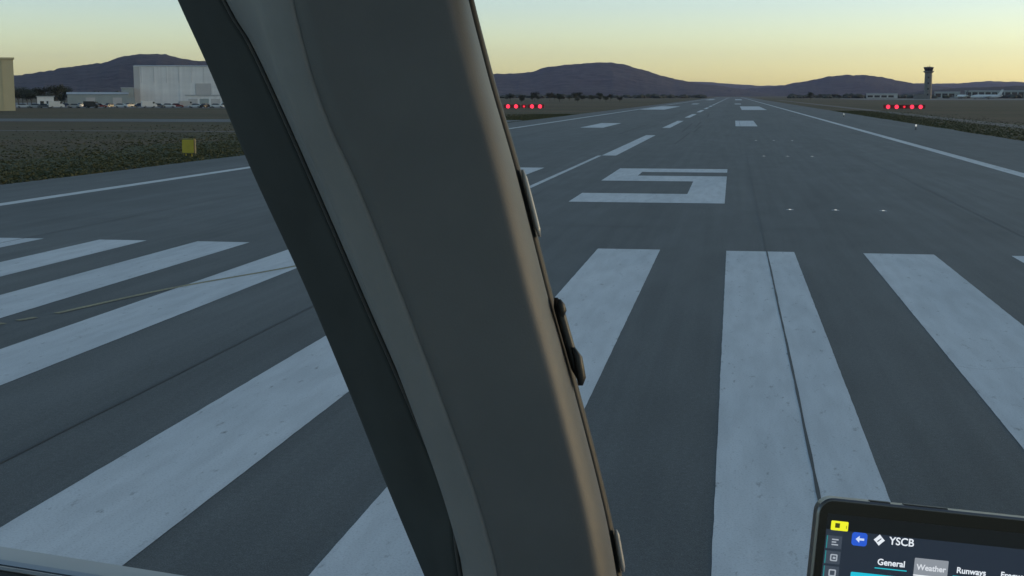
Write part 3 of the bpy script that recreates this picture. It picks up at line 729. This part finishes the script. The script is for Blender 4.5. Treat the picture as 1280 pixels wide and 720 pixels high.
def text(name, body, s_, t_, size, c, lvl=3, bold=0, k=1.0):
    cu_ = bpy.data.curves.new('t', 'FONT'); cu_.body = body; cu_.size = size * 1.38; cu_.offset = bold
    ob = bpy.data.objects.new('t', cu_); col.objects.link(ob)
    dg = bpy.context.evaluated_depsgraph_get(); me = bpy.data.meshes.new_from_object(ob.evaluated_get(dg))
    bpy.data.objects.remove(ob); bpy.data.curves.remove(cu_)
    for v in me.vertices:
        v.co = TP(s_ + v.co.x, t_ - v.co.y, .00066 + .00003 * lvl)
    if c not in TXT: TXT[c] = glow('screen text', c, k)
    me.materials.clear()
    return link(name, me, TXT[c], scr)
art_st('battery_badge', 58, 138, 90, 134, (225, 228, 40), 2, 5, 1)
text('battery_mark', '■   ı', 74, 122, 22, (60, 62, 20), 4)
wh = (215, 222, 230); cy = (38, 170, 185)
for i in range(5):
    t0 = 160 + i * 71
    art_st('menu_button', 46, 116, t0, t0 + 60, (58, 66, 78), 1, 4)
    art_st('menu_mark', 44, 49, t0, t0 + 60, (40, 120, 125), 2, 1)
    cxm, cym = 86, t0 + 30
    if i == 0:
        for q in range(3): art_st('menu_icon', cxm - 17, cxm + (14 if q != 1 else 4), cym - 16 + q * 12, cym - 10 + q * 12, (150, 158, 168), 3, 1)
    else:
        art_st('menu_icon', cxm - 17, cxm + 17, cym - 16, cym + 17, (150, 158, 168), 3, 6 if i < 4 else 14)
        art_st('menu_icon_centre', cxm - 11, cxm + 11, cym - 10, cym + 11, (58, 66, 78), 4, 3 if i < 4 else 9)
        if i in (1, 3): art_st('menu_icon_dot', cxm - 5, cxm + 8, cym - 4, cym + 6, (150, 158, 168), 5, 2)
art_st('back_button', 160, 232, 133, 195, (38, 82, 190), 2, 14)
vsb = [(178, 164), (196, 148), (196, 159), (218, 159), (218, 169), (196, 169), (196, 180)]
pyd('back_arrow', [TP(a, b, .00078) for a, b in vsb], [tuple(range(7))], glow('screen arrow', (190, 205, 235)), scr)
sx, sy = 288, 158
pyd('compass_icon', [TP(sx + dx, sy + dy, .00078) for dx, dy in ((-26, 0), (-14, -11), (0, -26), (14, -11), (26, 0), (14, 11), (0, 26), (-14, 11))], [tuple(range(8))], glow('screen compass', wh), scr)
pyd('compass_slot', [TP(sx + dx, sy + dy, .0008) for dx, dy in ((-10, 6), (8, -10), (10, -6), (-6, 10))], [(0, 1, 2, 3)], glow('screen slot', (33, 41, 54)), scr)
text('airport_code', 'YSCB', 335, 172, 36, wh, 3, .8)
text('tab_label', 'General', 290, 272, 29, wh, 3, .9); art_st('tab_underline', 280, 430, 286, 291, cy, 2, 1)
art_st('active_tab', 462, 620, 222, 312, (128, 134, 142), 2, 4); text('tab_label', 'Weather', 474, 276, 27, (200, 205, 212), 5, .9); art_st('tab_underline', 462, 620, 300, 305, (225, 230, 235), 4, 1)
text('tab_label', 'Runways', 660, 272, 28, wh, 3, .9); art_st('tab_underline', 645, 822, 286, 291, cy, 2, 1)
text('tab_label', 'Frequencies', 866, 272, 28, wh, 3, .9); art_st('tab_underline', 850, 1060, 286, 291, cy, 2, 1)
art_st('report_tab', 172, 565, 318, 384, (30, 176, 200), 2, 6); text('report_label', 'METAR', 315, 362, 32, wh, 3, .9)
text('report_label', 'TAF', 760, 362, 30, wh, 3, .9)
art_st('report_box', 175, 1500, 405, 495, (20, 25, 34), 2, 6)
text('report_text', 'YSCB 291130Z AUTO 28002KT 9999 // OVC060', 200, 462, 32, wh, 3, .4)
text('section_title', 'Summary', 172, 560, 34, wh, 3, 1.2)
art_st('summary_box', 175, 1500, 600, 1100, (24, 30, 40), 2, 6)
# mount arm behind the tablet
bm = bmesh.new()
o_ = TP(1320, 900, -.0075); box(bm, o_ + TN * -.012, (.06, .03, .06), bev=.006)
cyl(bm, o_ + TN * -.02, o_ + TN * -.15 + Vector((.02, .1, -.22)), .012, n=14)
bmo('mount_arm', bm, M['knob'], tb)
# ------------------------------------------------------------------ haze
bm = bmesh.new(); box(bm, (0, 5600, 219), (30000, 17000, 440)); hz = bmo('haze', bm, None); tag(hz, kind='stuff', label='thin evening haze over the whole airfield', cat='haze')
hm = bpy.data.materials.new('haze'); hm.use_nodes = True; nt = hm.node_tree; nt.nodes.clear()
out = nt.nodes.new('ShaderNodeOutputMaterial'); pv = nt.nodes.new('ShaderNodeVolumePrincipled')
pv.inputs['Color'].default_value = (.62, .60, 1.0, 1); pv.inputs['Density'].default_value = 2.6e-5; pv.inputs['Anisotropy'].default_value = .1
nt.links.new(pv.outputs[0], out.inputs['Volume']); hz.data.materials.clear(); hz.data.materials.append(hm)
# ------------------------------------------------------------------ light
SUN_EL, SUN_AZ = R(7.0), R(70)      # azimuth clockwise from the runway heading (+Y)
w = bpy.data.worlds.new('World'); scn.world = w; w.use_nodes = True; nt = w.node_tree
bg = nt.nodes['Background']; sk = nt.nodes.new('ShaderNodeTexSky'); sk.sky_type = 'NISHITA'; sk.sun_disc = False
sk.sun_elevation = SUN_EL; sk.sun_rotation = SUN_AZ; sk.air_density = 1.0; sk.dust_density = 1.0; sk.ozone_density = 1.5
bg.inputs['Strength'].default_value = .10
geo = nt.nodes.new('ShaderNodeTexCoord'); sp = nt.nodes.new('ShaderNodeSeparateXYZ'); rp = nt.nodes.new('ShaderNodeValToRGB')
mr = nt.nodes.new('ShaderNodeMapRange'); mr.inputs['From Min'].default_value = 0; mr.inputs['From Max'].default_value = .25
nt.links.new(geo.outputs['Generated'], sp.inputs[0]); nt.links.new(sp.outputs['Z'], mr.inputs['Value']); nt.links.new(mr.outputs[0], rp.inputs['Fac'])
rp.color_ramp.elements[0].position = 0; rp.color_ramp.elements[0].color = (1.72, 2.06, 2.16, 1)
rp.color_ramp.elements[1].position = 1; rp.color_ramp.elements[1].color = (.97, 1.0, 1.0, 1)
e3 = rp.color_ramp.elements.new(.6); e3.color = (1.0, 1.05, 1.12, 1); e4 = rp.color_ramp.elements.new(.11); e4.color = (1.38, 1.64, 1.98, 1); e_ = rp.color_ramp.elements.new(.25); e_.color = (1.12, 1.30, 1.80, 1)
mm = nt.nodes.new('ShaderNodeMix'); mm.data_type = 'RGBA'; mm.blend_type = 'MULTIPLY'; mm.inputs['Factor'].default_value = 1
nt.links.new(sk.outputs[0], mm.inputs[6]); nt.links.new(rp.outputs['Color'], mm.inputs[7]); nt.links.new(mm.outputs[2], bg.inputs['Color'])
sl = bpy.data.lights.new('sun', 'SUN'); sl.energy = .09; sl.angle = R(6); sl.color = (1, .84, .68)
so = bpy.data.objects.new('sun', sl); col.objects.link(so)
dirv = Vector((math.sin(SUN_AZ) * math.cos(SUN_EL), math.cos(SUN_AZ) * math.cos(SUN_EL), math.sin(SUN_EL)))
so.rotation_euler = dirv.to_track_quat('Z', 'Y').to_euler(); so.location = (0, 0, 60)
# ------------------------------------------------------------------ render
scn.render.engine = 'CYCLES'
scn.view_settings.view_transform = 'Standard'; scn.view_settings.look = 'None'; scn.view_settings.gamma = 1
scn.view_settings.exposure = 1.2
scn.cycles.volume_bounces = 1
